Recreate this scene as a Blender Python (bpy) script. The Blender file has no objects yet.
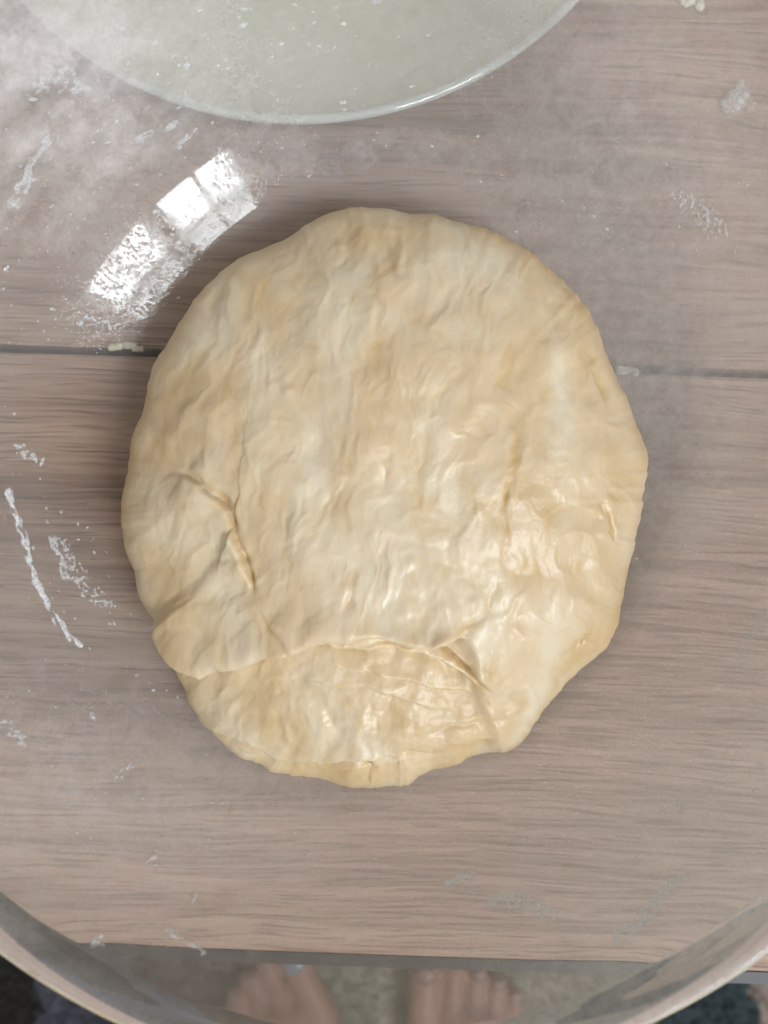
import bpy, bmesh, math, random
import numpy as np
from mathutils import Vector, Matrix

random.seed(7)
rng = np.random.default_rng(11)
sc = bpy.context.scene
col = sc.collection

# ------------------------------------------------------------------ camera
F = 770.0            # focal length in pixels of the 768 x 1024 picture
CAMZ = 0.31          # camera height above the table top (z = 0), metres
cam_data = bpy.data.cameras.new("camera")
cam = bpy.data.objects.new("camera", cam_data)
col.objects.link(cam)
cam.location = (0, 0, CAMZ)
cam.rotation_euler = (0, 0, 0)
cam_data.sensor_fit = 'VERTICAL'
cam_data.sensor_height = 36.0
cam_data.lens = F / 1024 * 36.0
cam_data.clip_start = 0.01
cam_data.clip_end = 50
cam_data.dof.use_dof = True
cam_data.dof.focus_distance = 0.27
cam_data.dof.aperture_fstop = 6.5
sc.camera = cam

# ------------------------------------------------------------------ light
world = bpy.data.worlds.new("World")
sc.world = world
world.use_nodes = True
bg = world.node_tree.nodes["Background"]
bg.inputs["Color"].default_value = (1.0, 0.95, 0.885, 1)
bg.inputs["Strength"].default_value = 0.37

WIN_DIR = Vector((0.74, -0.64, 0.0)).normalized()
WIN_DIST = 1.75
WIN_Z = 2.15


def window_light(u0, u1, v0, v1, power, color):
    """one pane of the window that lights the table: an area lamp standing upright, facing the bowl"""
    side = Vector((-WIN_DIR.y, WIN_DIR.x, 0))
    c = WIN_DIR * WIN_DIST + side * ((u0 + u1) / 2) + Vector((0, 0, WIN_Z + (v0 + v1) / 2))
    ld = bpy.data.lights.new("window_pane", 'AREA')
    ld.shape = 'RECTANGLE'
    ld.size = abs(u1 - u0)
    ld.size_y = abs(v1 - v0)
    ld.energy = power * ld.size * ld.size_y
    ld.color = color
    lo = bpy.data.objects.new("window_pane", ld)
    col.objects.link(lo)
    z = WIN_DIR
    x = side
    y = z.cross(x)
    m = Matrix((x, y, z)).transposed().to_4x4()
    m.translation = c
    lo.matrix_world = m
    return lo


for (u0, u1) in ((-0.64, -0.40), (-0.37, -0.13), (0.02, 0.24), (0.27, 0.49)):
    for (v0, v1) in ((-0.46, -0.02), (0.02, 0.46)):
        window_light(u0, u1, v0, v1, 104.0, (0.88, 0.94, 1.0))

sc.view_settings.view_transform = 'Standard'
sc.view_settings.look = 'None'
sc.view_settings.gamma = 1.0
sc.view_settings.exposure = 0.2
sc.view_settings.use_curve_mapping = False
sc.cycles.use_denoising = True
sc.cycles.denoiser = 'OPENIMAGEDENOISE'
sc.cycles.use_adaptive_sampling = True
sc.cycles.adaptive_threshold = 0.025
sc.cycles.max_bounces = 11
sc.cycles.transmission_bounces = 10
sc.cycles.transparent_max_bounces = 16
sc.cycles.sample_clamp_indirect = 25.0
sc.cycles.blur_glossy = 0.3
sc.cycles.caustics_refractive = True
sc.cycles.caustics_reflective = True


# ------------------------------------------------------------------ helpers
def tag(o, label=None, cat=None, group=None, kind=None):
    if label: o["label"] = label
    if cat: o["category"] = cat
    if group: o["group"] = group
    if kind: o["kind"] = kind
    return o


def empty(name, loc=(0, 0, 0)):
    o = bpy.data.objects.new(name, None)
    o.location = loc
    o.empty_display_size = 0.02
    col.objects.link(o)
    return o


def mesh_obj(name, verts, faces, mat=None, parent=None, smooth=True, attrs=None):
    me = bpy.data.meshes.new(name)
    verts = np.asarray(verts, dtype=np.float32)
    faces = np.asarray(faces, dtype=np.int32)
    k = faces.shape[1]
    me.vertices.add(len(verts))
    me.vertices.foreach_set("co", verts.ravel())
    me.loops.add(faces.size)
    me.loops.foreach_set("vertex_index", faces.ravel())
    me.polygons.add(len(faces))
    me.polygons.foreach_set("loop_start", np.arange(0, faces.size, k, dtype=np.int32))
    me.polygons.foreach_set("loop_total", np.full(len(faces), k, dtype=np.int32))
    me.update(calc_edges=True)
    if attrs:
        for an, av in attrs.items():
            a = me.attributes.new(an, 'FLOAT', 'POINT')
            a.data.foreach_set("value", np.asarray(av, dtype=np.float32))
    if smooth:
        me.polygons.foreach_set("use_smooth", np.ones(len(me.polygons), dtype=bool))
    if mat: me.materials.append(mat)
    o = bpy.data.objects.new(name, me)
    col.objects.link(o)
    if parent: o.parent = parent
    return o


def bm_obj(name, bm, mat=None, parent=None, smooth=False):
    me = bpy.data.meshes.new(name)
    bm.to_mesh(me)
    bm.free()
    if smooth:
        me.polygons.foreach_set("use_smooth", np.ones(len(me.polygons), dtype=bool))
    if mat: me.materials.append(mat)
    o = bpy.data.objects.new(name, me)
    col.objects.link(o)
    if parent: o.parent = parent
    return o


def box_bm(x0, x1, y0, y1, z0, z1, bev=0.0, seg=2):
    bm = bmesh.new()
    bmesh.ops.create_cube(bm, size=1)
    for v in bm.verts:
        v.co = Vector(((x0 + x1) / 2 + v.co.x * (x1 - x0), (y0 + y1) / 2 + v.co.y * (y1 - y0), (z0 + z1) / 2 + v.co.z * (z1 - z0)))
    if bev:
        bmesh.ops.bevel(bm, geom=bm.edges[:], offset=bev, segments=seg, affect='EDGES')
    return bm


def sstep(a, b, x):
    t = np.clip((x - a) / (b - a), 0, 1)
    return t * t * (3 - 2 * t)


# --- gradient noise in numpy
_perm = rng.permutation(256)
_perm = np.concatenate([_perm, _perm, _perm])
_g = rng.normal(size=(256, 3))
_g /= np.linalg.norm(_g, axis=1)[:, None]


def noise3(x, y, z):
    x = np.asarray(x, float); y = np.asarray(y, float); z = np.asarray(z, float)
    x, y, z = np.broadcast_arrays(x, y, z)
    xi = np.floor(x).astype(int); yi = np.floor(y).astype(int); zi = np.floor(z).astype(int)
    xf = x - xi; yf = y - yi; zf = z - zi
    u = xf ** 3 * (xf * (xf * 6 - 15) + 10); v = yf ** 3 * (yf * (yf * 6 - 15) + 10); w = zf ** 3 * (zf * (zf * 6 - 15) + 10)
    xi &= 255; yi &= 255; zi &= 255
    out = 0
    for dx in (0, 1):
        for dy in (0, 1):
            for dz in (0, 1):
                h = _perm[_perm[_perm[(xi + dx) & 255] + ((yi + dy) & 255)] + ((zi + dz) & 255)]
                g = _g[h]
                d = g[..., 0] * (xf - dx) + g[..., 1] * (yf - dy) + g[..., 2] * (zf - dz)
                out = out + d * (u if dx else 1 - u) * (v if dy else 1 - v) * (w if dz else 1 - w)
    return out * 1.5


def fbm(x, y, z=0.0, octv=4, gain=0.5):
    s = 0; a = 1; f = 1
    for k in range(octv):
        s = s + a * noise3(x * f + 17.3 * k, y * f - 9.1 * k, np.asarray(z) * f + 3.7 * k)
        a *= gain; f *= 2
    return s


def to_px(P):
    P = np.asarray(P, float)
    d = CAMZ - P[..., 2]
    return 384 + P[..., 0] * F / d, 512 - P[..., 1] * F / d


def px_plane(px, py, z):
    d = CAMZ - z
    return np.array([(px - 384) / F * d, (512 - py) / F * d, z])


# --- node material helper
class NT:
    def __init__(self, name):
        self.m = bpy.data.materials.new(name)
        self.m.use_nodes = True
        self.t = self.m.node_tree
        self.t.nodes.clear()
        self.out = self.t.nodes.new('ShaderNodeOutputMaterial')

    def n(self, typ, **kw):
        nd = self.t.nodes.new('ShaderNode' + typ)
        for k, v in kw.items():
            if k == 'inp':
                for ik, iv in v.items():
                    if hasattr(iv, 'is_output') or isinstance(iv, bpy.types.NodeSocket):
                        self.t.links.new(iv, nd.inputs[ik])
                    else:
                        nd.inputs[ik].default_value = iv
            else:
                setattr(nd, k, v)
        return nd

    def math(self, op, a, b=None, clamp=False):
        nd = self.n('Math', operation=op, use_clamp=clamp)
        for i, s in enumerate((a, b)):
            if s is None: continue
            if isinstance(s, bpy.types.NodeSocket): self.t.links.new(s, nd.inputs[i])
            else: nd.inputs[i].default_value = s
        return nd.outputs[0]

    def ramp(self, fac, stops, interp='LINEAR'):
        nd = self.n('ValToRGB')
        nd.color_ramp.interpolation = interp
        els = nd.color_ramp.elements
        while len(els) < len(stops): els.new(0.5)
        for e, (p, c) in zip(els, stops):
            e.position = p
            e.color = tuple(c) + (1,) if len(c) == 3 else c
        self.t.links.new(fac, nd.inputs[0])
        return nd.outputs[0]

    def mixc(self, fac, a, b, blend='MIX'):
        nd = self.n('Mix', data_type='RGBA', blend_type=blend)
        for i, s in ((0, fac), (6, a), (7, b)):
            if isinstance(s, bpy.types.NodeSocket): self.t.links.new(s, nd.inputs[i])
            else: nd.inputs[i].default_value = s if i == 0 else (tuple(s) + (1,))
        return nd.outputs[2]

    def coords(self, scale=(1, 1, 1), loc=(0, 0, 0), rot=(0, 0, 0), which='Object'):
        tc = self.n('TexCoord')
        mp = self.n('Mapping')
        mp.inputs['Scale'].default_value = scale
        mp.inputs['Location'].default_value = loc
        mp.inputs['Rotation'].default_value = rot
        self.t.links.new(tc.outputs[which], mp.inputs['Vector'])
        return mp.outputs[0]

    def noise(self, vec, scale, detail=4, rough=0.5, dist=0.0):
        nd = self.n('TexNoise')
        self.t.links.new(vec, nd.inputs['Vector'])
        nd.inputs['Scale'].default_value = scale
        nd.inputs['Detail'].default_value = detail
        nd.inputs['Roughness'].default_value = rough
        nd.inputs['Distortion'].default_value = dist
        return nd.outputs[0]

    def attr(self, name):
        nd = self.n('Attribute')
        nd.attribute_name = name
        return nd.outputs['Fac']

    def bump(self, h, strength, dist, normal=None):
        nd = self.n('Bump')
        nd.inputs['Strength'].default_value = strength if not isinstance(strength, bpy.types.NodeSocket) else 1
        if isinstance(strength, bpy.types.NodeSocket): self.t.links.new(strength, nd.inputs['Strength'])
        nd.inputs['Distance'].default_value = dist
        self.t.links.new(h, nd.inputs['Height'])
        if normal: self.t.links.new(normal, nd.inputs['Normal'])
        return nd.outputs[0]

    def done(self, shader):
        self.t.links.new(shader, self.out.inputs['Surface'])
        return self.m


def principled(nt, **inp):
    return nt.n('BsdfPrincipled', inp={k.replace('_', ' '): v for k, v in inp.items()}).outputs[0]


def simple_mat(name, colr, rough=0.6, bump_scale=None, bump_d=0.0005, var=0.15, **extra):
    nt = NT(name)
    v = nt.coords()
    n1 = nt.noise(v, bump_scale or 60, 5, 0.6)
    c = nt.mixc(n1, [x * (1 - var) for x in colr], [min(1, x * (1 + var)) for x in colr])
    kw = dict(Base_Color=c, Roughness=rough)
    kw.update(extra)
    if bump_scale:
        kw['Normal'] = nt.bump(n1, 1.0, bump_d)
    return nt.done(principled(nt, **kw))


# ------------------------------------------------------------------ materials
def wood_material():
    nt = NT("oak_wood")
    oi = nt.n('ObjectInfo')
    off = nt.n('CombineXYZ', inp={'X': nt.math('MULTIPLY', oi.outputs['Random'], 31.0), 'Y': nt.math('MULTIPLY', oi.outputs['Random'], 7.0)}).outputs[0]
    tc = nt.n('TexCoord').outputs['Object']
    base = nt.n('VectorMath', operation='ADD', inp={0: tc, 1: off}).outputs[0]

    def mapped(s):
        mp = nt.n('Mapping')
        mp.inputs['Scale'].default_value = s
        nt.t.links.new(base, mp.inputs['Vector'])
        return mp.outputs[0]
    warp = nt.noise(mapped((3, 10, 3)), 1.6, 3, 0.5)
    wv = nt.n('CombineXYZ', inp={'Y': nt.math('MULTIPLY', warp, 0.022)}).outputs[0]
    bw = nt.n('VectorMath', operation='ADD', inp={0: base, 1: wv}).outputs[0]

    def wm(s):
        mp = nt.n('Mapping')
        mp.inputs['Scale'].default_value = s
        nt.t.links.new(bw, mp.inputs['Vector'])
        return mp.outputs[0]
    broad = nt.noise(wm((1.5, 22, 1)), 1.0, 3, 0.55)
    mid = nt.noise(wm((4.5, 120, 1)), 1.0, 4, 0.6)
    fine = nt.noise(wm((13, 420, 1)), 1.0, 3, 0.6)
    pores = nt.noise(wm((34, 950, 1)), 1.0, 2, 0.5)
    g = nt.math('ADD', nt.math('MULTIPLY', broad, 0.30), nt.math('ADD', nt.math('MULTIPLY', mid, 0.36), nt.math('MULTIPLY', fine, 0.34)))
    c = nt.ramp(g, [(0.34, (0.155, 0.082, 0.055)), (0.44, (0.305, 0.18, 0.125)), (0.52, (0.43, 0.272, 0.20)), (0.64, (0.54, 0.365, 0.278))])
    pm = nt.ramp(pores, [(0.54, (0, 0, 0)), (0.64, (1, 1, 1))])
    c = nt.mixc(nt.math('MULTIPLY', pm, 0.55), c, (0.10, 0.062, 0.045))
    # limed, greyish cast in patches
    lime = nt.ramp(nt.noise(base, 9, 3, 0.5), [(0.35, (0, 0, 0)), (0.7, (1, 1, 1))])
    c = nt.mixc(nt.math('MULTIPLY', lime, 0.12), c, (0.40, 0.34, 0.31))
    nrm = nt.bump(nt.math('ADD', fine, nt.math('MULTIPLY', pm, -0.6)), 0.5, 0.0004)
    return nt.done(principled(nt, Base_Color=c, Roughness=0.52, Normal=nrm))


def dough_material():
    nt = NT("raw_dough")
    v = nt.coords()
    vs = nt.coords(scale=(1.0, 0.42, 1.0), rot=(0, 0, 0.12))
    blot = nt.noise(vs, 34, 4, 0.5, 0.5)
    big = nt.noise(v, 14, 3, 0.5)
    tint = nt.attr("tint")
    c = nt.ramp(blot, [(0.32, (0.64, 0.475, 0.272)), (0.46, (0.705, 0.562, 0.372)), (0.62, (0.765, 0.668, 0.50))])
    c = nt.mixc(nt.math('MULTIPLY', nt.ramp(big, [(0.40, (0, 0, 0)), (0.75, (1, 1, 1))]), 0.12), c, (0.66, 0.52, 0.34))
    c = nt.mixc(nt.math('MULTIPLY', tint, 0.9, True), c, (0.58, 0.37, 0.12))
    med = nt.noise(vs, 150, 4, 0.6, 0.5)
    # tacky, finely puckered skin in patches only
    patch = nt.ramp(nt.noise(v, 40, 3, 0.5), [(0.45, (0, 0, 0)), (0.65, (1, 1, 1))])
    puck = nt.math('MULTIPLY', nt.noise(v, 620, 3, 0.6, 0.8), patch)
    nrm = nt.bump(nt.math('ADD', med, nt.math('MULTIPLY', puck, 0.55)), 0.7, 0.0006)
    rough = nt.ramp(nt.noise(v, 35, 4, 0.6), [(0.35, (0.34,) * 3), (0.7, (0.54,) * 3)])
    return nt.done(principled(nt, Base_Color=c, Roughness=rough, Normal=nrm,
                              Subsurface_Weight=0.35, Subsurface_Radius=(1.0, 0.55, 0.25), Subsurface_Scale=0.005,
                              Coat_Weight=0.10, Coat_Roughness=0.22))


def glass_material():
    nt = NT("bowl_glass")
    v = nt.coords()
    wet = nt.attr("wet")
    vor = nt.n('TexVoronoi', feature='F1')
    nt.t.links.new(v, vor.inputs['Vector'])
    vor.inputs['Scale'].default_value = 760
    vor.inputs['Randomness'].default_value = 1.0
    drop = nt.ramp(vor.outputs['Distance'], [(0.0, (1, 1, 1)), (0.22, (0.75,) * 3), (0.42, (0, 0, 0))])
    n2 = nt.noise(v, 520, 3, 0.6)
    h = nt.math('MULTIPLY', nt.math('ADD', drop, nt.math('MULTIPLY', n2, 0.15)), wet)
    wav = nt.noise(v, 18, 2, 0.4)
    h2 = nt.math('ADD', h, nt.math('MULTIPLY', wav, 0.10))
    nrm = nt.bump(h2, 0.8, 0.00034)
    g = nt.n('BsdfGlass', inp={'Color': (0.975, 0.988, 0.978, 1), 'Roughness': 0.0, 'IOR': 1.43, 'Normal': nrm})
    return nt.done(g.outputs[0])


def film_material():
    nt = NT("flour_film")
    v = nt.coords()
    f = nt.attr("film")
    n1 = nt.noise(v, 160, 5, 0.65, 0.4)
    n2 = nt.noise(v, 700, 3, 0.6)
    br = nt.ramp(nt.math('ADD', nt.math('MULTIPLY', n1, 0.7), nt.math('MULTIPLY', n2, 0.3)), [(0.34, (0.62,) * 3), (0.64, (1.0,) * 3)])
    a = nt.math('MULTIPLY', f, br, True)
    d = nt.n('BsdfDiffuse', inp={'Color': (0.93, 0.885, 0.87, 1)}).outputs[0]
    tl = nt.n('BsdfTranslucent', inp={'Color': (0.86, 0.87, 0.88, 1)}).outputs[0]
    mx = nt.n('MixShader', inp={0: 0.3, 1: d, 2: tl}).outputs[0]
    tr = nt.n('BsdfTransparent').outputs[0]
    return nt.done(nt.n('MixShader', inp={0: a, 1: tr, 2: mx}).outputs[0])


def flour_material():
    nt = NT("dried_flour_paste")
    v = nt.coords()
    n = nt.noise(v, 500, 4, 0.6)
    c = nt.mixc(n, (0.80, 0.82, 0.84), (0.90, 0.92, 0.94))
    nrm = nt.bump(n, 0.6, 0.0004)
    p = principled(nt, Base_Color=c, Roughness=0.6, Normal=nrm)
    tl = nt.n('BsdfTranslucent', inp={'Color': (0.85, 0.86, 0.87, 1)}).outputs[0]
    body = nt.n('MixShader', inp={0: 0.15, 1: p, 2: tl}).outputs[0]
    # thin paste lets the table show through where little of it dried on
    a = nt.math('MULTIPLY', nt.attr("amount"), nt.ramp(nt.noise(v, 1100, 3, 0.6), [(0.3, (0.35,) * 3), (0.6, (1,) * 3)]), True)
    tr = nt.n('BsdfTransparent').outputs[0]
    return nt.done(nt.n('MixShader', inp={0: a, 1: tr, 2: body}).outputs[0])


M_WOOD = wood_material()
M_DOUGH = dough_material()
M_GLASS = glass_material()
M_FILM = film_material()
M_FLOUR = flour_material()
M_SCRAP = simple_mat("dough_scrap", (0.74, 0.68, 0.52), 0.5, 300, 0.0005, 0.12)
M_BLACK = simple_mat("dark_metal", (0.018, 0.016, 0.015), 0.45, 200, 0.0001, 0.3)
M_FLOOR = simple_mat("floor_boards", (0.36, 0.31, 0.26), 0.6, 30, 0.0003, 0.2)


# ------------------------------------------------------------------ setting: floor
FLOORZ = -0.40
mesh_obj("floor", [(-3, -3, FLOORZ), (3, -3, FLOORZ), (3, 3, FLOORZ), (-3, 3, FLOORZ)], [(0, 1, 2, 3)], M_FLOOR, smooth=False)
bpy.data.objects["floor"]["kind"] = "structure"

# ------------------------------------------------------------------ rug
def rug_material():
    nt = NT("rug_wool")
    v = nt.coords()
    sep = nt.n('SeparateXYZ')
    wob = nt.noise(v, 22, 3, 0.6)
    nt.t.links.new(v, sep.inputs[0])
    x = nt.math('ADD', sep.outputs[0], nt.math('MULTIPLY', nt.math('SUBTRACT', wob, 0.5), 0.05))
    # woven colour fields across the rug, metres from its middle
    f = nt.math('ADD', nt.math('MULTIPLY', x, 0.8), 0.5)

    def s(xm): return 0.5 + 0.8 * xm
    dark = (0.035, 0.033, 0.030); blue = (0.17, 0.18, 0.23); brown = (0.15, 0.12, 0.10)
    beige = (0.42, 0.39, 0.32); teal = (0.055, 0.085, 0.095); pale = (0.50, 0.41, 0.34)
    c = nt.ramp(f, [(0.0, dark), (s(-0.318), blue), (s(-0.235), brown), (s(-0.13), (0.30, 0.29, 0.23)), (s(-0.01), beige),
                    (s(0.245), teal), (s(0.335), pale)], 'CONSTANT')
    n = nt.noise(v, 260, 4, 0.7)
    c = nt.mixc(nt.math('MULTIPLY', n, 0.55), c, (0.04, 0.04, 0.04), 'MIX')
    return nt.done(principled(nt, Base_Color=c, Roughness=0.95))


M_RUG = rug_material()
rug = empty("rug", (0, -0.55, FLOORZ))
tag(rug, "woollen rug with dark, blue-grey and beige fields under the bare feet", "rug")
o = bm_obj("backing", box_bm(-0.75, 0.75, -0.45, 0.33, 0.001, 0.008, 0.002), M_RUG, rug)
N = 26000
tx = rng.uniform(-0.45, 0.45, N); ty = rng.uniform(-0.18, 0.25, N)
ang = rng.uniform(0, 6.28, N); hh = rng.uniform(0.006, 0.011, N); wd = rng.uniform(0.0012, 0.0022, N)
lean = rng.normal(0, 0.003, (N, 2))
V = np.zeros((N, 4, 3))
for k in range(3):
    a = ang + k * 2.094
    V[:, k, 0] = tx + np.cos(a) * wd; V[:, k, 1] = ty + np.sin(a) * wd; V[:, k, 2] = 0.007
V[:, 3, 0] = tx + lean[:, 0]; V[:, 3, 1] = ty + lean[:, 1]; V[:, 3, 2] = 0.007 + hh
b = (np.arange(N) * 4)[:, None]
Fc = np.concatenate([b + [0, 1, 3], b + [1, 2, 3], b + [2, 0, 3]])
o = mesh_obj("pile", V.reshape(-1, 3), Fc, M_RUG, rug, smooth=False)
o["kind"] = "stuff"

# ------------------------------------------------------------------ table
TILT = math.radians(-2.0)
table = empty("table", (0, 0, 0))
table.rotation_euler = (0, 0, TILT)
tag(table, "low oak plank table with a dark frame edge under the glass bowl", "table")
EDGE_Y = -0.180
GAP_Y = 0.0608        # joint between the two planks nearest the bowl
GAPW = 0.0034
TH = 0.028
for (y0, y1) in ((EDGE_Y, GAP_Y - GAPW / 2), (GAP_Y + GAPW / 2, GAP_Y + 0.252), (GAP_Y + 0.252 + GAPW, GAP_Y + 0.50)):
    bm_obj("plank", box_bm(-0.65, 0.65, y0, y1, -TH, 0, 0.0011, 2), M_WOOD, table)
bm_obj("edge_trim", box_bm(-0.655, 0.655, EDGE_Y - 0.0072, EDGE_Y - 0.0004, -TH, -0.003, 0.0012), M_BLACK, table)
bm_obj("frame", box_bm(-0.66, 0.66, EDGE_Y - 0.0065, GAP_Y + 0.508, -TH - 0.03, -TH - 0.0015, 0.002), M_BLACK, table)
for sx in (-1, 1):
    for yy in (EDGE_Y + 0.03, GAP_Y + 0.47):
        bm_obj("leg", box_bm(sx * 0.62 - 0.025, sx * 0.62 + 0.025, yy - 0.025, yy + 0.025, FLOORZ, -TH - 0.0305, 0.002), M_BLACK, table)

# ------------------------------------------------------------------ glass bowl
BC = np.array([0.0, 0.0185])      # bowl axis
BZ = 0.0004
INN = [(0.0, 0.0058), (0.04, 0.0058), (0.072, 0.0062), (0.088, 0.0080), (0.1020, 0.0118), (0.1140, 0.0173), (0.1240, 0.0236), (0.1320, 0.0300), (0.1400, 0.0380),
       (0.1480, 0.0468), (0.1560, 0.0575), (0.1624, 0.0690), (0.1672, 0.0800), (0.1692, 0.0870)]
RIM = [(0.1694, 0.0915), (0.1701, 0.0950), (0.1718, 0.0976), (0.1740, 0.0983), (0.1762, 0.0970), (0.1771, 0.0944), (0.1766, 0.0918), (0.1750, 0.0897), (0.1736, 0.0882)]


def catmull(pts, n):
    p = np.array(pts, float)
    p = np.vstack([2 * p[0] - p[1], p, 2 * p[-1] - p[-2]])
    out = []
    for i in range(1, len(p) - 2):
        for t in np.linspace(0, 1, n, endpoint=False):
            a, b_, c, d = p[i - 1], p[i], p[i + 1], p[i + 2]
            out.append(0.5 * ((2 * b_) + (-a + c) * t + (2 * a - 5 * b_ + 4 * c - d) * t * t + (-a + 3 * b_ - 3 * c + d) * t ** 3))
    out.append(p[-2])
    return np.array(out)


def resample(p, n):
    q = np.concatenate([[0], np.cumsum(np.hypot(*np.diff(p, axis=0).T))])
    u = np.linspace(0, q[-1], n)
    return np.stack([np.interp(u, q, p[:, 0]), np.interp(u, q, p[:, 1])], -1)


def smooth_curve(p, m):
    k = np.exp(-np.linspace(-2, 2, 2 * m + 1) ** 2); k /= k.sum()
    a = np.vstack([2 * p[0] - p[m:0:-1], p, 2 * p[-1] - p[-2:-m - 2:-1]])
    return np.stack([np.convolve(a[:, c], k, 'valid') for c in (0, 1)], -1)


inner = smooth_curve(resample(catmull(INN, 12), 200), 14)          # from the centre to the rim
inner[0] = (0.0, 0.0058)
tang = np.gradient(inner, axis=0); tang /= np.linalg.norm(tang, axis=1)[:, None]
thick = 0.0058 + (0.0036 - 0.0058) * sstep(0.080, 0.125, inner[:, 0])
outer = inner + np.stack([tang[:, 1], -tang[:, 0]], -1) * thick[:, None]     # even wall
outer[:, 1] = np.maximum(outer[:, 1], 0.0)
rim = smooth_curve(resample(catmull([tuple(inner[-1])] + RIM + [tuple(outer[-1])], 10), 90), 5)
prof = np.vstack([outer, rim[::-1][1:-1], inner[::-1]])
prof[:, 0] = np.clip(prof[:, 0], 0, None)
N_OUTER = len(outer) + len(rim) - 2
inner_r = np.maximum.accumulate(inner[:, 0]); inner_z = np.maximum.accumulate(inner[:, 1]) + BZ


def z_inner(r):
    return np.interp(r, inner_r, inner_z)


def hit_inner(px, py):
    """where the line of sight through a pixel meets the inside of the bowl"""
    px = np.asarray(px, float); py = np.asarray(py, float)
    zs = np.linspace(0.086, 0.0058 + BZ, 700)
    d = CAMZ - zs
    X = ((px[..., None] - 384) / F) * d; Y = ((512 - py[..., None]) / F) * d
    r = np.hypot(X - BC[0], Y - BC[1])
    below = zs <= z_inner(r) + 1e-7
    below[..., -1] = True
    i = below.argmax(-1)
    z = zs[i]; dd = CAMZ - z
    x = (px - 384) / F * dd; y = (512 - py) / F * dd
    r = np.hypot(x - BC[0], y - BC[1])
    z2 = np.where(i > 0, z_inner(r), z)
    return np.stack([x, y, np.maximum(z2, z)], -1)


def inner_normal(P):
    r = np.hypot(P[..., 0] - BC[0], P[..., 1] - BC[1]) + 1e-9
    e = 0.0006
    s = (z_inner(r + e) - z_inner(r - e)) / (2 * e)
    n = np.stack([-(P[..., 0] - BC[0]) / r * s, -(P[..., 1] - BC[1]) / r * s, np.ones_like(r)], -1)
    return n / np.linalg.norm(n, axis=-1, keepdims=True)


def revolve(pr, nth, closed_ends=True):
    th = np.linspace(0, 2 * np.pi, nth, endpoint=False)
    n = len(pr)
    V = np.stack([pr[:, None, 0] * np.cos(th), pr[:, None, 0] * np.sin(th), np.repeat(pr[:, 1:2], nth, 1)], -1).reshape(-1, 3)
    i, j = np.meshgrid(np.arange(n - 1), np.arange(nth), indexing='ij')
    jn = (j + 1) % nth
    Fq = np.stack([i * nth + j, i * nth + jn, (i + 1) * nth + jn, (i + 1) * nth + j], -1).reshape(-1, 4)
    return V, Fq


def blob(px, py, cx, cy, sx, sy, ang=0.0):
    a = math.radians(ang)
    dx = px - cx; dy = py - cy
    u = dx * math.cos(a) + dy * math.sin(a); v = -dx * math.sin(a) + dy * math.cos(a)
    return np.exp(-(u / sx) ** 2 - (v / sy) ** 2)


bowl = empty("glass_bowl", (BC[0], BC[1], BZ))
tag(bowl, "large clear glass mixing bowl with floury smears holding the ball of dough", "bowl")
pr = prof.copy()
pr[0, 0] = 0.00001; pr[-1, 0] = 0.00001
V, Fq = revolve(pr, 640)
Vw = V + np.array([BC[0], BC[1], BZ])
px, py = to_px(Vw)
idx_in = np.repeat(np.arange(len(pr)) >= N_OUTER, 640)
wet = 1.0 * blob(px, py, 130, 272, 60, 46, -46) ** 0.5 + 0.9 * blob(px, py, 245, 172, 44, 26, -52) + 0.5 * blob(px, py, 262, 150, 40, 30, 0)
wet *= 1 - np.clip(1.5 * blob(px, py, 178, 182, 34, 16, -48), 0, 1)
wet = np.clip(wet * 1.4 - 0.35, 0, 1) * idx_in
o = mesh_obj("wall", V, Fq, M_GLASS, bowl, attrs={"wet": wet})

# film of flour water dried onto the inside of the bowl
ii = (inner_z - BZ) < 0.0865
fi = np.vstack([np.stack([inner_r[ii], inner_z[ii] - BZ], -1), rim[2:int(len(rim) * 0.5)]])
fi[0, 0] = 0.00001
tt = np.linspace(0, 1, 220)
s = np.concatenate([[0], np.cumsum(np.hypot(*np.diff(fi, axis=0).T))]); s /= s[-1]
fi = np.stack([np.interp(tt, s, fi[:, 0]), np.interp(tt, s, fi[:, 1])], -1)
V, Fq = revolve(fi, 520)
Vw = V + np.array([BC[0], BC[1], BZ])
ft = np.gradient(fi, axis=0); ft /= np.linalg.norm(ft, axis=1)[:, None] + 1e-12
thf = np.tile(np.linspace(0, 2 * np.pi, 520, endpoint=False), len(fi))
nr = np.repeat(-ft[:, 1], 520); nz = np.repeat(ft[:, 0], 520)
V = V + np.stack([nr * np.cos(thf), nr * np.sin(thf), nz], -1) * 0.0003
px, py = to_px(Vw)
film = np.full(len(px), 0.20)
ra = (px * 0.60 - py * 0.80); rb = (px * 0.80 + py * 0.60)
streak = np.clip(0.68 + 0.55 * fbm(ra / 80, rb / 34, 1.0, 5, 0.6), 0, 1.6)
film += 0.55 * blob(px, py, 60, 110, 190, 110, -40) * streak
film += 0.65 * blob(px, py, 10, 20, 110, 80) * (0.5 + 0.5 * streak)
film += 0.20 * blob(px, py, 170, 200, 120, 90, -45)
film += 0.22 * blob(px, py, 330, 150, 130, 28, 0) * streak
film += 0.16 * blob(px, py, 660, 140, 190, 150) * np.clip(0.8 + 0.2 * fbm(px / 60, py / 36, 2.0), 0, 1.5)
film += 0.24 * sstep(330, 720, px) * np.clip(0.9 + 0.2 * fbm(px / 90, py / 60, 6.0), 0, 1.4) + 0.19 * sstep(600, 840, py) * (1 - 0.7 * sstep(925, 955, py)) + 0.16 * blob(px, py, 740, 560, 170, 330) * np.clip(0.7 + 0.6 * fbm(px / 60, py / 40, 3.0), 0, 1.5)
film += 0.20 * blob(px, py, 100, 800, 160, 120) * np.clip(0.7 + 0.6 * fbm(px / 50, py / 40, 4.0), 0, 1.5)
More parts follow.
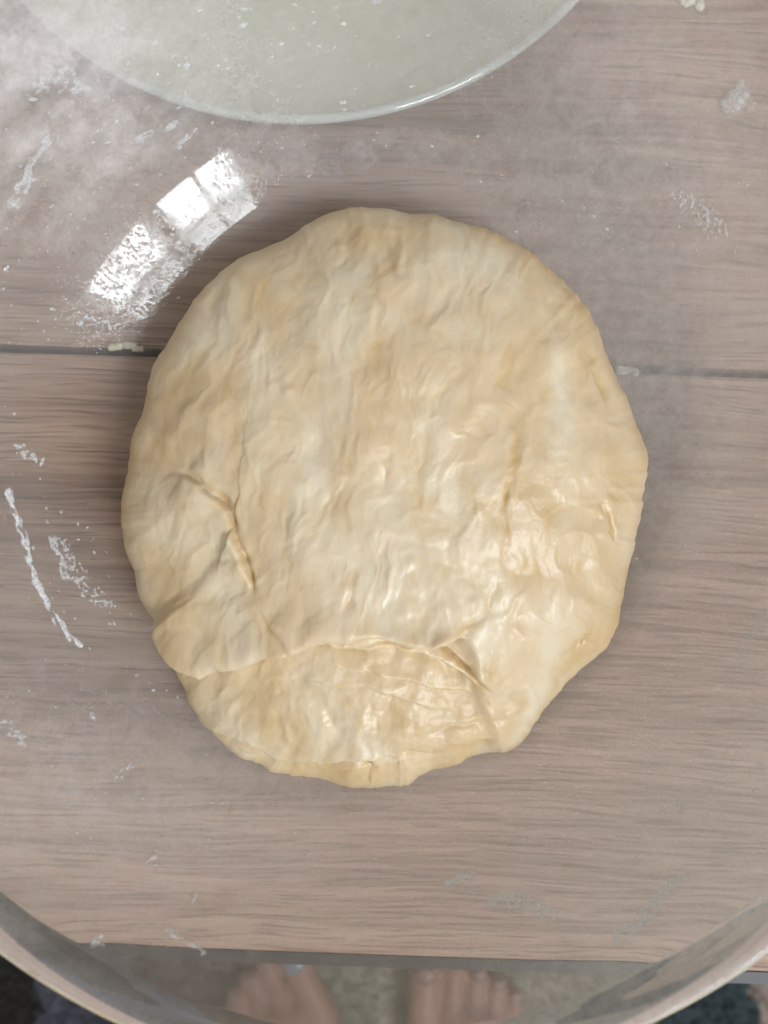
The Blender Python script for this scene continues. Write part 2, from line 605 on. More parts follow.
film += 0.08 * blob(px, py, 560, 860, 260, 80)
film += 0.14 * blob(px, py, 20, 560, 80, 120)
film += 0.07 * sstep(590, 612, np.hypot(px - 385, py - 445)) * (0.4 + 0.6 * sstep(820, 930, py))
film -= 0.22 * blob(px, py, 90, 470, 120, 150)
film -= 0.20 * blob(px, py, 230, 300, 90, 90)
kb = np.clip(blob(px, py, 150, 232, 120, 42, -48) * 1.4, 0, 1)
film = film * (1 - kb) + 0.36 * kb  # even film added over the window reflection to dim and soften it
film = np.clip(film, 0.0, 0.9)
o = mesh_obj("flour_film", V, Fq, M_FILM, bowl, attrs={"film": film})

# ------------------------------------------------------------------ dough
SIL = [(350, 208), (395, 212), (440, 220), (485, 232), (525, 250), (555, 275), (580, 305), (597, 330), (602, 352), (618, 380), (632, 410),
       (638, 435), (646, 450), (647, 468), (644, 482), (640, 500), (637, 530), (628, 570), (622, 605), (616, 632), (598, 655), (575, 675), (553, 700),
       (535, 720), (522, 742), (490, 753), (455, 768), (428, 772), (412, 788), (370, 788), (320, 784), (270, 777), (240, 762), (212, 738),
       (185, 700), (168, 672), (164, 648), (166, 634), (150, 612), (135, 570), (127, 530), (122, 505), (127, 480), (130, 445), (142, 415), (150, 375),
       (165, 345), (185, 315), (205, 290), (225, 270), (255, 255), (285, 240), (310, 222), (330, 211)]
CEN = (385, 495)
ZEQ = 0.0245
HTOP = 0.042
sil = np.array(SIL, float)
th_s = np.arctan2(-(sil[:, 1] - CEN[1]), sil[:, 0] - CEN[0])
r_s = np.hypot(sil[:, 0] - CEN[0], sil[:, 1] - CEN[1]) / F * (CAMZ - ZEQ) * 0.993
order = np.argsort(th_s)
th_s = th_s[order]; r_s = r_s[order]
th_s = np.concatenate([th_s - 2 * np.pi, th_s, th_s + 2 * np.pi]); r_s = np.tile(r_s, 3)
NT_, NR_ = 960, 430
th = np.linspace(-np.pi, np.pi, NT_, endpoint=False)
Rth = np.interp(th, th_s, r_s)
# soften the corners a little
ker = np.exp(-np.linspace(-2, 2, 21) ** 2); ker /= ker.sum()
Rth = np.convolve(np.concatenate([Rth[-10:], Rth, Rth[:10]]), ker, 'valid')
Rth = Rth + 0.0009 * fbm(np.cos(th) * 6, np.sin(th) * 6, 51.0, 4) * (1 + 0.8 * np.clip(-np.sin(th), 0, 1)) + 0.0006 * np.clip(fbm(np.cos(th) * 20, np.sin(th) * 20, 57.0, 2), 0, 1)
R0 = Rth.mean()
phi = np.concatenate([np.linspace(0.0, 1.0, 350) ** 0.9 * 0.5, np.linspace(0.5, 0.86, NR_ - 350 + 1)[1:]]) * np.pi
s_ = np.sin(phi)
rr = np.where(phi <= np.pi / 2, s_ ** 0.93, 0.35 + 0.65 * s_ ** 0.8)
zz = np.where(phi <= np.pi / 2, ZEQ + HTOP * np.abs(np.cos(phi)) ** 1.08, ZEQ - 0.0225 * np.abs(np.cos(phi)) ** 0.75)
# radius eases from a mean circle at the crown to the traced outline at the widest place
blend = np.clip(rr, 0, 1) ** 1.5
Rm = R0 * (1 - blend[:, None]) + Rth[None, :] * blend[:, None]
cx, cy = (CEN[0] - 384) / F * (CAMZ - ZEQ), (512 - CEN[1]) / F * (CAMZ - ZEQ)
X = cx + rr[:, None] * Rm * np.cos(th); Y = cy + rr[:, None] * Rm * np.sin(th)
Z = np.repeat(zz[:, None], NT_, 1)
# base normals
P0 = np.stack([X, Y, Z], -1)
dth = np.roll(P0, -1, 1) - np.roll(P0, 1, 1)
dph = np.gradient(P0, axis=0)
NRM = np.cross(dph, dth)
NRM /= np.linalg.norm(NRM, axis=-1, keepdims=True) + 1e-12
NRM[0] = (0, 0, 1)
if NRM[100, 0, 2] < 0: NRM = -NRM
NRM[0] = (0, 0, 1)
px, py = to_px(P0)
top = (phi <= np.pi / 2 + 0.35)[:, None] * 1.0


def poly_sd(px, py, pts):
    """distance to a polyline, signed (+ on the left of travel seen in the picture), and position along it 0..1"""
    pts = np.array(pts, float)
    seg = np.hypot(*np.diff(pts, axis=0).T)
    cum = np.concatenate([[0], np.cumsum(seg)])
    best = np.full(px.shape, 1e9); sg = np.zeros(px.shape); al = np.zeros(px.shape)
    for i in range(len(pts) - 1):
        a = pts[i]; d = (pts[i + 1] - a) / seg[i]
        u = np.clip((px - a[0]) * d[0] + (py - a[1]) * d[1], 0, seg[i])
        ex = px - a[0] - u * d[0]; ey = py - a[1] - u * d[1]
        dist = np.hypot(ex, ey)
        c = ex * d[1] - ey * d[0]
        m = dist < best
        best = np.where(m, dist, best); sg = np.where(m, np.sign(c), sg); al = np.where(m, (cum[i] + u) / cum[-1], al)
    return best, best * sg, al


D = np.zeros(px.shape)
TINT = np.zeros(px.shape)
wx = px + 5 * fbm(px / 40, py / 40, 5.0, 3); wy = py + 5 * fbm(px / 40, py / 40, 9.0, 3)
# lumps and drawn-out vertical streaks of the stretched skin
fan = (px - 385) * 0.25
sx = px - fan * (py - 300) / 500 + 0.10 * py
D += 0.0020 * fbm(px / 85, py / 110, 1.3, 3)
qx = sx + 16 * fbm(px / 60, py / 60, 71.0, 3); qy = py + 22 * fbm(px / 60, py / 60, 73.0, 3)
lump = fbm(qx / 28, qy / 54, 4.1, 4, 0.44)
ridge = 1 - np.abs(fbm(qx / 40, qy / 95, 8.3, 3, 0.5)) * 1.6
D += 0.00062 * lump + 0.00034 * np.clip(ridge, -0.5, 1) ** 2
TINT = np.maximum(TINT, 0.42 * np.clip(-lump * 1.3 - 0.10, 0, 1) + 0.30 * np.clip(fbm(qx / 15, qy / 24, 77.0, 3) * 1.2 - 0.25, 0, 1))
D += 0.00004 * fbm(sx / 9, py / 22, 7.7, 3)
D += 0.00028 * fbm(px / 22, py / 20, 2.7, 3) * sstep(560, 700, py)
D += 0.00055 * fbm(px / 34, py / 18, 12.7, 3) * sstep(640, 740, py)


NZ1 = fbm(px / 22, py / 22, 31.0, 2); NZ2 = fbm(px / 30, py / 30, 37.0, 2); NZ3 = fbm(px / 40, py / 40, 41.0, 2)


def near(pts, pad):
    p = np.array(pts, float)
    return (wx > p[:, 0].min() - pad) & (wx < p[:, 0].max() + pad) & (wy > p[:, 1].min() - pad) & (wy < p[:, 1].max() + pad)


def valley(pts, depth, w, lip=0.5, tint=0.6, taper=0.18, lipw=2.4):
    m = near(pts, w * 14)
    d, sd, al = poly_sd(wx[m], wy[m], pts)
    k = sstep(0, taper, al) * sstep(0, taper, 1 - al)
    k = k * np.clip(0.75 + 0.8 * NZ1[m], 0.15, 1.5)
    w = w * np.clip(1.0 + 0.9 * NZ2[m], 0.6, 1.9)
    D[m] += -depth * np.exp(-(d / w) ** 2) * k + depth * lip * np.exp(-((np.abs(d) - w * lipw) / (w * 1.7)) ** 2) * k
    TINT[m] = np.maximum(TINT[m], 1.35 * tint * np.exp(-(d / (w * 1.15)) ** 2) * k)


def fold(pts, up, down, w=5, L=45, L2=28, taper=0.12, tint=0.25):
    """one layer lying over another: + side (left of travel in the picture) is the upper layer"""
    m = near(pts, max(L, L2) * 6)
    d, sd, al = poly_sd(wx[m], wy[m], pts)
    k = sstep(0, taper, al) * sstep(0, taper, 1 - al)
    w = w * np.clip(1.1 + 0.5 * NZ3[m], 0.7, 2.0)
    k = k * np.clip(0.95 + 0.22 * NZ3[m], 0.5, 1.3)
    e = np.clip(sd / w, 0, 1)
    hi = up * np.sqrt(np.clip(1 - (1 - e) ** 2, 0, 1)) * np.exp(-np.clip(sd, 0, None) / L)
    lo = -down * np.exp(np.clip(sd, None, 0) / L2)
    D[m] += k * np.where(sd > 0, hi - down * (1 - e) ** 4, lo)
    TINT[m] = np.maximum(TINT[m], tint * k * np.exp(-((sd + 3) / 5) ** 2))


# the big overlap across the front
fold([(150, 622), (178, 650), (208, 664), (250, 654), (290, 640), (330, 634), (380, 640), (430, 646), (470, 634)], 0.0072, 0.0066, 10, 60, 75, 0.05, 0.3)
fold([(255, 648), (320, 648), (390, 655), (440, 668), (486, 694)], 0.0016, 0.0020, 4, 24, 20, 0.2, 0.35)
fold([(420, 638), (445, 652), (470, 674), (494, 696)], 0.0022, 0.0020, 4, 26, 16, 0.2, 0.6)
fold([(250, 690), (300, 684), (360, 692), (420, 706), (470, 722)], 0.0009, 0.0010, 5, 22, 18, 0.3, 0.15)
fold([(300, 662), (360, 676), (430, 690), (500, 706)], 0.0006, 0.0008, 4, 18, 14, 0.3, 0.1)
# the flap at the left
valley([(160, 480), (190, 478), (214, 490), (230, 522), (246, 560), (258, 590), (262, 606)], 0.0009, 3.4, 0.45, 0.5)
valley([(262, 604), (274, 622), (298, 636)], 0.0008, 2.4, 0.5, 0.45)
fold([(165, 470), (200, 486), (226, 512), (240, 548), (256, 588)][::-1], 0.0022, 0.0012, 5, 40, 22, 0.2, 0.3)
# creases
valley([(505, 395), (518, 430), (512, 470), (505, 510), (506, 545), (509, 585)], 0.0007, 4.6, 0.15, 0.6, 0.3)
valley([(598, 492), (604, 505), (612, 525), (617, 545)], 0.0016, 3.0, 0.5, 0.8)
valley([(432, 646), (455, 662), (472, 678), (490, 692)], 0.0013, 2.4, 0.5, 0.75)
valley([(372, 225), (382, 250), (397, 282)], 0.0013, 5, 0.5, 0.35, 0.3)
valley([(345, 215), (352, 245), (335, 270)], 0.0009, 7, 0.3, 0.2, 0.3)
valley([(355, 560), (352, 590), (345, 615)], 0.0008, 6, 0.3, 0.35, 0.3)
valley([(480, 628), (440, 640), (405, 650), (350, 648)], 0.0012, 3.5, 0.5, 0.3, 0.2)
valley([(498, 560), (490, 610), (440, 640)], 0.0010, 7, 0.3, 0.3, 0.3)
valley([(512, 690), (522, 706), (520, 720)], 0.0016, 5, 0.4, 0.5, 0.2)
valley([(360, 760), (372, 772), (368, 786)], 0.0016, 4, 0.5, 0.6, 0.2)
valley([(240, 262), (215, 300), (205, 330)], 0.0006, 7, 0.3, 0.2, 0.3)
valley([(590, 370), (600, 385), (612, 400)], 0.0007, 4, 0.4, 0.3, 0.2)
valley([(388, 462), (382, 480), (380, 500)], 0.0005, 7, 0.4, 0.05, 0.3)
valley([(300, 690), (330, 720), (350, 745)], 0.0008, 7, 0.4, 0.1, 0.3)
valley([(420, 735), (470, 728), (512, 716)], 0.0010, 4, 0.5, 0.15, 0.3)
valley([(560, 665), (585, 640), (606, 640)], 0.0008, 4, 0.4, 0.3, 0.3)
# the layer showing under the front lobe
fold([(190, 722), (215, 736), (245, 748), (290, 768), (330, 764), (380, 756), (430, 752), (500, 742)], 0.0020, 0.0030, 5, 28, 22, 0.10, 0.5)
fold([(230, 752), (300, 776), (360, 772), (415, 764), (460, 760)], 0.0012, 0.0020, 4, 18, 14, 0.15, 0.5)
for k in range(12):      # small tugged wrinkles on the front lobe and right flank
    a = rng.uniform(0, 1)
    x0 = rng.uniform(190, 560); y0 = rng.uniform(665, 765) if a < 0.7 else rng.uniform(560, 660)
    an = rng.normal(0.0, 0.35); ln = rng.uniform(18, 55)
    valley([(x0, y0), (x0 + ln * math.cos(an), y0 + ln * math.sin(an))], rng.uniform(0.0003, 0.0006), rng.uniform(3.5, 6.5), 0.4, rng.uniform(0, 0.15), 0.4)
for k in range(14):      # long stretch lines of the crown
    x0 = rng.uniform(180, 580); y0 = rng.uniform(250, 560)
    ln = rng.uniform(25, 80); an = math.pi / 2 + (385 - x0) / 700 + rng.normal(0.12, 0.2)
    valley([(x0, y0), (x0 + ln * math.cos(an), y0 + ln * math.sin(an))], rng.uniform(0.0002, 0.0004), rng.uniform(5, 9), 0.4, rng.uniform(0, 0.12), 0.4)
for k in range(9):       # gas bubbles under the skin
    x0 = rng.uniform(220, 560); y0 = rng.uniform(300, 720)
    D += 0.0006 * blob(px, py, x0, y0, 5, 6)
edge = np.clip(rr, 0, 1)[:, None]
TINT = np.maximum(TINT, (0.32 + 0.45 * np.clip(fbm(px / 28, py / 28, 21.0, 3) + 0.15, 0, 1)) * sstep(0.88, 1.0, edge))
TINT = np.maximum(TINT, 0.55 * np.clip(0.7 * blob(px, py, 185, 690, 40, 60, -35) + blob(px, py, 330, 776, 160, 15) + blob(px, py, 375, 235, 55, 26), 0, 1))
TINT = np.maximum(TINT, 0.36 * np.clip(0.7 * blob(px, py, 200, 560, 80, 120) + blob(px, py, 330, 705, 190, 62), 0, 1) * np.clip(0.7 + fbm(px / 26, py / 34, 61.0, 3), 0, 1.3))  # left-side blob paints warm shade into the colour; lower-lobe yellow is the dough's own
D = np.where(D < 0, D * (1 - 0.55 * sstep(0.85, 1.0, edge)), D * (1 - 0.4 * sstep(0.9, 1.0, edge)))     # the outline stays full
P = P0 + NRM * (D * top)[..., None]
# overlap lip leans forward over the lower layer
d, sd, al = poly_sd(px, py, [(150, 622), (178, 650), (208, 664), (250, 654), (290, 640), (330, 634), (380, 640)])
kk = sstep(0, 0.15, al) * sstep(0, 0.35, 1 - al) * np.exp(-((sd - 5) / 8) ** 2) * top
P[..., 1] -= 0.0046 * kk
# rest in the bowl: nothing lower than the glass
r = np.hypot(P[..., 0] - BC[0], P[..., 1] - BC[1])
P[..., 2] = np.maximum(P[..., 2], z_inner(r) + 0.0010)
V = P.reshape(-1, 3)
i, j = np.meshgrid(np.arange(NR_ - 1), np.arange(NT_), indexing='ij')
jn = (j + 1) % NT_
Fq = np.stack([i * NT_ + j, (i + 1) * NT_ + j, (i + 1) * NT_ + jn, i * NT_ + jn], -1).reshape(-1, 4)
zb = V[-NT_:, 2].mean()
V = np.vstack([V, [[cx, cy, zb]]])
last = (NR_ - 1) * NT_ + np.arange(NT_)
Fc = np.stack([last, np.full(NT_, len(V) - 1), np.roll(last, -1), np.roll(last, -1)], -1)
Fc[:, 3] = Fc[:, 2]
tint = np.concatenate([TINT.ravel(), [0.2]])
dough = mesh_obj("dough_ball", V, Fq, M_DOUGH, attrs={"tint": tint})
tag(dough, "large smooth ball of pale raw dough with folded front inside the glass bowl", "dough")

# ------------------------------------------------------------------ round dish beside the bowl
def dish_material():
    nt = NT("frosted_glass")
    v = nt.coords()
    n = nt.noise(v, 16, 4, 0.55)
    n2 = nt.noise(v, 300, 3, 0.6)
    c = nt.mixc(n, (0.78, 0.75, 0.62), (0.87, 0.85, 0.77))
    return nt.done(principled(nt, Base_Color=c, Roughness=0.42, Normal=nt.bump(n2, 0.3, 0.0002), IOR=1.45,
                              Transmission_Weight=0.12, Subsurface_Weight=0.2, Subsurface_Radius=(1, 1, 1), Subsurface_Scale=0.004))


def rim_material():
    nt = NT("dish_rim_glass")
    return nt.done(principled(nt, Base_Color=(0.88, 0.89, 0.86, 1), Roughness=0.08, IOR=1.6, Transmission_Weight=0.2, Coat_Weight=1.0, Coat_Roughness=0.05))


DC = np.array([-0.032, 0.2895]); DR = 0.1425
dish = empty("round_dish", (DC[0], DC[1], 0.0003))
tag(dish, "round shallow frosted pale grey dish tucked behind the glass bowl", "dish")
pr = catmull([(0.00001, 0.0), (0.06, 0.0), (0.118, 0.0), (0.126, 0.002), (0.134, 0.010), (0.1392, 0.0158), (0.1400, 0.0175), (0.1388, 0.0185),
              (0.1370, 0.0172), (0.131, 0.0136), (0.120, 0.0096), (0.104, 0.0066), (0.06, 0.0046), (0.00001, 0.0040)], 6)
pr[:, 0] = np.clip(pr[:, 0], 0.00001, None)
V, Fq = revolve(pr, 300)
mesh_obj("body", V, Fq, dish_material(), dish)
ring = [(DR - 0.0017 + 0.0019 * math.cos(a), 0.0185 + 0.0017 * math.sin(a)) for a in np.linspace(0, 2 * math.pi, 15)]
V, Fq = revolve(np.array(ring), 300)
mesh_obj("rim", V, Fq, rim_material(), dish)


# ------------------------------------------------------------------ smears and scraps of dough on the glass
def smear(name, label, pts, width, thick=0.0005, thr=0.42, freq=7.0, seed=0.0, mat=None, step=0.9, surf='bowl', zplane=0.0, cat="smear", grp=None, aniso=1.0, dens=0.62):
    """ragged deposit following a stroke of the spoon: a lifted, broken patch lying on the surface"""
    pts = np.array(pts, float)
    w = width
    x0, y0 = pts.min(0) - 2.2 * w; x1, y1 = pts.max(0) + 2.2 * w
    gx = np.arange(x0, x1, step); gy = np.arange(y0, y1, step)
    GX, GY = np.meshgrid(gx, gy, indexing='ij')
    d, sd, al = poly_sd(GX, GY, pts) if len(pts) > 1 else (np.hypot(GX - pts[0, 0], GY - pts[0, 1]), None, None)
    di = pts[-1] - pts[0]
    L = np.hypot(*di) + 1e-6
    cu = (GX * di[0] + GY * di[1]) / L / aniso if L > 1 else GX
    cv = (-GX * di[1] + GY * di[0]) / L if L > 1 else GY
    m = np.exp(-(d / w) ** 2) * (0.75 + 0.95 * fbm(cu / freq, cv / freq, seed, 4))
    lift = np.clip((m - thr) / (1 - thr), 0, 1.2)
    if surf == 'bowl':
        Pp = hit_inner(GX, GY)
        nn = inner_normal(Pp)
    else:
        Pp = np.stack([(GX - 384) / F * (CAMZ - zplane), (512 - GY) / F * (CAMZ - zplane), np.full(GX.shape, zplane)], -1)
        nn = np.zeros_like(Pp); nn[..., 2] = 1
    Pt = Pp + nn * (0.00042 + thick * np.sqrt(lift))[..., None]
    ny = len(gy)
    I, J = np.meshgrid(np.arange(len(gx) - 1), np.arange(ny - 1), indexing='ij')
    cell = (m[:-1, :-1] > thr) | (m[1:, 1:] > thr)
    I = I[cell]; J = J[cell]
    q = np.stack([I * ny + J, (I + 1) * ny + J, (I + 1) * ny + J + 1, I * ny + J + 1], -1)
    if len(q) == 0: return None
    allf = q[:, ::-1]
    V = Pt.reshape(-1, 3)
    amt = dens * np.clip(lift.ravel() * 2.2, 0, 1)
    used, inv = np.unique(allf, return_inverse=True)
    V = V[used]; amt = amt[used]; allf = inv.reshape(allf.shape)
    c = V.mean(0)
    o = mesh_obj(name, V - c, allf, mat or M_FLOUR, smooth=True, attrs={'amount': amt})
    o.location = c
    tag(o, label, cat, grp)
    return o


smear("flour_smear", "long thin white flour streak running down the bowl's side left of the dough", [(8, 492), (22, 535), (35, 580), (52, 615), (78, 646)], 5.0, 0.0006, 0.38, 6, 1.0, aniso=2.5, dens=1.0)
smear("flour_smear", "short bright flour dab beside the long thin streak", [(52, 538), (60, 560), (66, 575)], 6, 0.0006, 0.42, 6, 2.0, aniso=1.6)
smear("flour_smear", "loose trail of flour flecks between the thin streak and the dough", [(60, 545), (85, 590), (108, 605)], 15, 0.0004, 0.74, 4.5, 3.0)
smear("flour_smear", "small faint flour patch above the long thin streak", [(18, 448), (40, 462)], 8, 0.0004, 0.55, 5, 4.0)
smear("flour_smear", "broken white dash of paste below the frosted dish, by the window's reflection", [(138, 138), (160, 130), (180, 122)], 5, 0.0006, 0.40, 6, 5.0, aniso=2)
smear("flour_smear", "narrow pale streak of paste just above the window's reflection", [(175, 146), (196, 130)], 3.5, 0.0004, 0.42, 5, 6.0, aniso=2)
smear("flour_smear", "cloudy white smear at the lower left edge of the frosted dish", [(35, 84), (62, 76), (78, 86)], 15, 0.0006, 0.52, 10, 7.0)
smear("flour_smear", "broad hazy swipe of flour left of the window's reflection", [(14, 200), (35, 165), (52, 140)], 13, 0.0004, 0.55, 9, 8.0, aniso=2)
smear("dough_scrap", "soft pale lump of dough stuck above the brown patch of table", [(730, 104), (742, 92), (752, 100)], 12, 0.0008, 0.30, 20, 9.0, None, dens=0.7, cat="dough scrap")
smear("dough_scrap", "round white blob of dough on the glass over the table's edge", [(96, 941), (98, 943)], 8, 0.002, 0.35, 12, 10.0, cat="dough scrap")
smear("flour_smear", "slanting white streak over the table's edge beside the round white blob", [(168, 932), (184, 940), (202, 952)], 6, 0.0008, 0.38, 9, 11.0, aniso=2)
smear("dough_scrap", "small straight white sliver below the dough", [(146, 860), (158, 854)], 3.6, 0.0008, 0.30, 9, 12.0, cat="dough scrap")
smear("flour_smear", "bluish white smudge right of the toes, in two blots", [(498, 902), (525, 901), (550, 916)], 10, 0.0003, 0.36, 9, 13.0, dens=1.0)
smear("flour_smear", "wide slanting pale smear near the bowl's rim above the dark rug", [(618, 938), (642, 920), (676, 882)], 9, 0.0003, 0.36, 9, 14.0, aniso=1.8, dens=1.0)
smear("flour_smear", "short faint streak above the two-blot smudge", [(448, 882), (470, 876)], 6, 0.0003, 0.38, 7, 15.0, aniso=2, dens=1.0)
smear("flour_smear", "thin scratchy smear on the bowl's right wall below plank height", [(738, 668), (750, 640), (766, 612)], 7, 0.0003, 0.55, 6, 16.0, aniso=2)
smear("flour_smear", "pale streaky smear on the right wall, lower than the scratchy one", [(742, 778), (760, 766)], 6, 0.0003, 0.50, 6, 17.0, aniso=2)
smear("flour_smear", "dull blot of flour on the right wall near the plank's end grain", [(665, 806), (682, 808)], 9, 0.0003, 0.58, 6, 18.0)
smear("dough_scrap", "roundish white dot of dough on the glass left of the folded front", [(90, 715), (92, 717)], 5, 0.0012, 0.32, 9, 19.0, cat="dough scrap")
smear("flour_smear", "short curved flour wisp below the roundish white dot", [(118, 776), (126, 770), (130, 767)], 5, 0.0004, 0.48, 6, 20.0)
smear("flour_smear", "pair of tiny bright ticks under the window's reflection", [(78, 324), (88, 316), (104, 322), (112, 328)], 4, 0.0006, 0.50, 5, 21.0)
smear("flour_smear", "speckled pale patch on the bowl wall right of the dough's crown", [(680, 195), (705, 215), (720, 230)], 18, 0.0003, 0.72, 5, 22.0)
smear("flour_smear", "small flour smudge near the bowl wall, level with the dough's folds", [(4, 724), (22, 740)], 9, 0.0004, 0.55, 7, 23.0)
smear("flour_smear", "tiny upright fleck below the straight sliver", [(193, 902), (195, 895)], 3, 0.0006, 0.35, 6, 24.0)
# on the table
smear("dough_scrap", "cream crumb lodged in the plank joint right of the dough", [(618, 370), (628, 371), (634, 373)], 4.0, 0.0014, 0.32, 6, 25.0, M_SCRAP, surf='plane', zplane=0.0, cat="dough scrap")
smear("dough_scrap", "yellowish scrap of dough on the table beyond the bowl", [(684, -4), (700, 2)], 7, 0.0015, 0.4, 8, 26.0, M_SCRAP, surf='plane', zplane=0.0, cat="dough scrap")
smear("dough_scrap", "flat grey crumb string in the plank joint left of the dough", [(112, 348), (125, 346), (142, 349)], 3.2, 0.0008, 0.34, 6, 27.0, M_SCRAP, surf='plane', zplane=0.0, cat="dough scrap")

# specks: nobody could count these
def speck_cloud(name, label, fields, seed):
    r_ = np.random.default_rng(seed)
    PX = []; PY = []; SZ = []; AN = []; EL = []
    for (n, cx_, cy_, sx_, sy_, an, s0, s1, el) in fields:
        a = math.radians(an)
        u = r_.normal(0, sx_, n); v = r_.normal(0, sy_, n)
        PX.append(cx_ + u * math.cos(a) - v * math.sin(a)); PY.append(cy_ + u * math.sin(a) + v * math.cos(a))
        SZ.append(s0 + (s1 - s0) * r_.random(n) ** 3); AN.append(np.full(n, a) + r_.normal(0, 0.35, n)); EL.append(1 + (el - 1) * r_.random(n))
    PX, PY, SZ, AN, EL = map(np.concatenate, (PX, PY, SZ, AN, EL))
    ok = (PX > -60) & (PX < 830) & (PY > -60) & (PY < 1060)
    PX, PY, SZ, AN, EL = PX[ok], PY[ok], SZ[ok], AN[ok], EL[ok]
    C = hit_inner(PX, PY); n = inner_normal(C)
    rr_ = np.hypot(C[:, 0] - BC[0], C[:, 1] - BC[1])
    d = CAMZ - C[:, 2]
    # keep clear of the dough
    pth = np.arctan2(C[:, 1] - cy, C[:, 0] - cx)
    keep = (np.hypot(C[:, 0] - cx, C[:, 1] - cy) > np.interp(pth, th_s, r_s) + 0.002) & (rr_ < 0.160)
    C, n, SZ, AN, EL, d = C[keep], n[keep], SZ[keep], AN[keep], EL[keep], d[keep]
    t1 = np.stack([np.cos(AN), -np.sin(AN), np.zeros_like(AN)], -1)
    t1 -= n * (t1 * n).sum(-1, keepdims=True); t1 /= np.linalg.norm(t1, axis=-1, keepdims=True)
    t2 = np.cross(n, t1)
    ms = (SZ * d / F)[:, None]
    K = 7
    Vs = []
    for k in range(K):
        a = 2 * math.pi * k / K
        jit = r_.uniform(0.65, 1.25, (len(C), 1))
        Vs.append(C + n * 0.00035 + ms * jit * (t1 * EL[:, None] * math.cos(a) + t2 * math.sin(a)) * 0.5)
    Vs.append(C + n * (0.0005 + 0.25 * ms))
    Vv = np.stack(Vs, 1)
    b_ = (np.arange(len(C)) * (K + 1))[:, None]
    Ff = np.concatenate([b_ + np.array([k, (k + 1) % K, K]) for k in range(K)])
    o = mesh_obj(name, Vv.reshape(-1, 3), Ff, M_FLOUR, None, smooth=True, attrs={'amount': np.repeat(r_.uniform(0.15, 0.85, len(C)), K + 1)})
    tag(o, label, "flour", kind="stuff")
    return o


speck_cloud("flour_specks", "fine white flour specks scattered over the inside of the glass bowl", [
    (420, 90, 130, 120, 60, -42, 0.7, 3.6, 3.0), (100, 240, 60, 150, 40, 0, 0.7, 4.0, 2.6), (120, 300, 150, 90, 18, 0, 0.7, 2.8, 2.0),
    (150, 80, 570, 60, 30, 60, 0.7, 3.0, 2.0), (60, 30, 320, 35, 30, 0, 0.7, 3.0, 2.0), (200, 110, 720, 90, 90, 0, 0.6, 2.8, 2.0),
    (90, 130, 870, 70, 40, 0, 0.7, 3.0, 2.0), (150, 660, 800, 90, 90, -35, 0.6, 2.8, 3.0), (90, 690, 210, 50, 40, 0, 0.7, 3.0, 2.0),
    (60, 560, 220, 70, 40, 0, 0.6, 2.6, 2.0), (120, 720, 560, 60, 120, 0, 0.6, 2.6, 2.5), (100, 400, 890, 140, 40, 0, 0.6, 2.8, 2.0),
    (60, 150, 330, 60, 14, 0, 0.7, 3.2, 2.5), (45, 230, 62, 100, 28, -15, 1.5, 5.5, 2.8)], 5)

# ------------------------------------------------------------------ bare feet of the person taking the picture
def skin_material():
    nt = NT("skin")
    v = nt.coords()
    n = nt.noise(v, 40, 4, 0.5)
    c = nt.mixc(n, (0.27, 0.135, 0.098), (0.36, 0.19, 0.145))  # tones darkened to carry the table's shadow on the feet
    return nt.done(principled(nt, Base_Color=c, Roughness=0.55, Subsurface_Weight=0.2, Subsurface_Radius=(1, 0.35, 0.2), Subsurface_Scale=0.006,
                              Normal=nt.bump(nt.noise(v, 250, 3, 0.6), 0.3, 0.0004)))


M_SKIN = skin_material()
M_NAIL_S = simple_mat("silver_nail_polish", (0.17, 0.20, 0.25), 0.3, None, var=0.05, Metallic=0.2)
M_NAIL_W = simple_mat("bare_nail", (0.22, 0.12, 0.10), 0.4, None, var=0.05)


def capsule(bm, a, b_, ra, rb, flat=1.0, n=7):
    a = Vector(a); b_ = Vector(b_)
    for k in range(n):
        t = k / (n - 1)
        c = a.lerp(b_, t); r_ = ra + (rb - ra) * t
        m = Matrix.Translation(c) @ Matrix.Diagonal((r_, r_, r_ * flat, 1))
        bmesh.ops.create_icosphere(bm, subdivisions=3, radius=1, matrix=m)


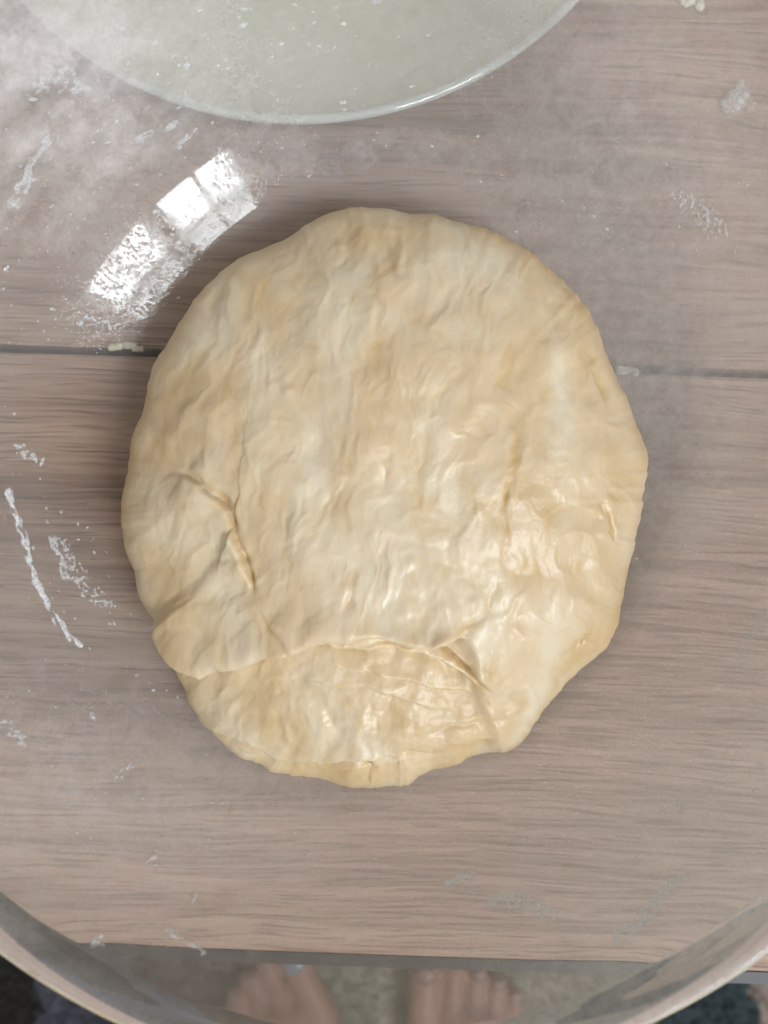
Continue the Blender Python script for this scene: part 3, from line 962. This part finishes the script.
FEET = {1: (0.078, -0.400, 0.03), -1: (-0.121, -0.406, -0.16)}     # ball-of-foot middle x, toe tip y, turn-out
bmF = bmesh.new()
nails = []
for sgn, (fx, tip, turn) in FEET.items():
    bmf = bmesh.new()
    # (across from the inner side, tip y, radius); big toe on the inner side
    toes = [(-0.036, 0.0, 0.0125), (-0.0125, 0.003, 0.0090), (0.006, -0.004, 0.0084), (0.0225, -0.012, 0.0080), (0.0375, -0.022, 0.0080)]
    for k, (ux, uy, r_) in enumerate(toes):
        x = ux * sgn
        capsule(bmf, (x, uy - r_, r_ * 1.05), (x * 0.96, uy - 0.028, r_ * 1.25), r_, r_ * 0.92, 0.95)
        capsule(bmf, (x * 0.96, uy - 0.028, r_ * 1.25), (x * 0.93, uy - 0.062, 0.016), r_ * 0.95, 0.0125, 1.0)
        nails.append((sgn, k, Vector((x, uy - r_ * 0.85, r_ * 1.05 + r_ * 0.78)), r_))
    for (y, w_, h_, z_, ox) in ((-0.062, 0.043, 0.015, 0.016, 0.0), (-0.078, 0.044, 0.018, 0.019, 0.0), (-0.10, 0.040, 0.022, 0.024, 0.0), (-0.125, 0.036, 0.027, 0.030, -0.002),
                                (-0.150, 0.033, 0.033, 0.037, -0.003), (-0.175, 0.031, 0.038, 0.042, -0.003), (-0.20, 0.030, 0.034, 0.036, 0.0), (-0.222, 0.027, 0.026, 0.028, 0.0)):
        m = Matrix.Translation((ox * sgn, y, z_)) @ Matrix.Diagonal((w_, 0.026, h_, 1))
        bmesh.ops.create_icosphere(bmf, subdivisions=3, radius=1, matrix=m)
    capsule(bmf, (0, -0.185, 0.06), (0, -0.195, 0.16), 0.031, 0.034, 1.0, 8)
    capsule(bmf, (0, -0.195, 0.16), (0, -0.205, 0.30), 0.034, 0.052, 1.0, 9)
    capsule(bmf, (0, -0.205, 0.30), (0, -0.195, 0.42), 0.052, 0.054, 1.0, 8)
    fm = Matrix.Translation((fx, tip, FLOORZ + 0.016)) @ Matrix.Rotation(-turn * 3, 4, 'Z') @ Matrix.Scale(1.14, 4)
    bmesh.ops.transform(bmf, matrix=fm, verts=bmf.verts[:])
    nails = [(a, k, fm @ v if a == sgn else v, q * 1.14 if a == sgn else q) for (a, k, v, q) in nails]
    me_ = bpy.data.meshes.new("tmp"); bmf.to_mesh(me_); bmf.free()
    bmF.from_mesh(me_); bpy.data.meshes.remove(me_)
person = bm_obj("person", bmF, M_SKIN, smooth=True)
rm = person.modifiers.new("remesh", 'REMESH'); rm.mode = 'VOXEL'; rm.voxel_size = 0.0022; rm.use_smooth_shade = True
sm = person.modifiers.new("smooth", 'SMOOTH'); sm.iterations = 6; sm.factor = 0.5
tag(person, "bare feet and shins of a person standing at the table's edge, one toenail painted silver", "person")
for (sgn, k, loc, r_) in nails:
    bm = bmesh.new()
    bmesh.ops.create_icosphere(bm, subdivisions=3, radius=1, matrix=Matrix.Diagonal((r_ * 0.66, r_ * 0.72, r_ * 0.26, 1)))
    o = bm_obj("toenail", bm, M_NAIL_S if (sgn == -1 and k == 0) else M_NAIL_W, person, smooth=True)
    o.location = loc
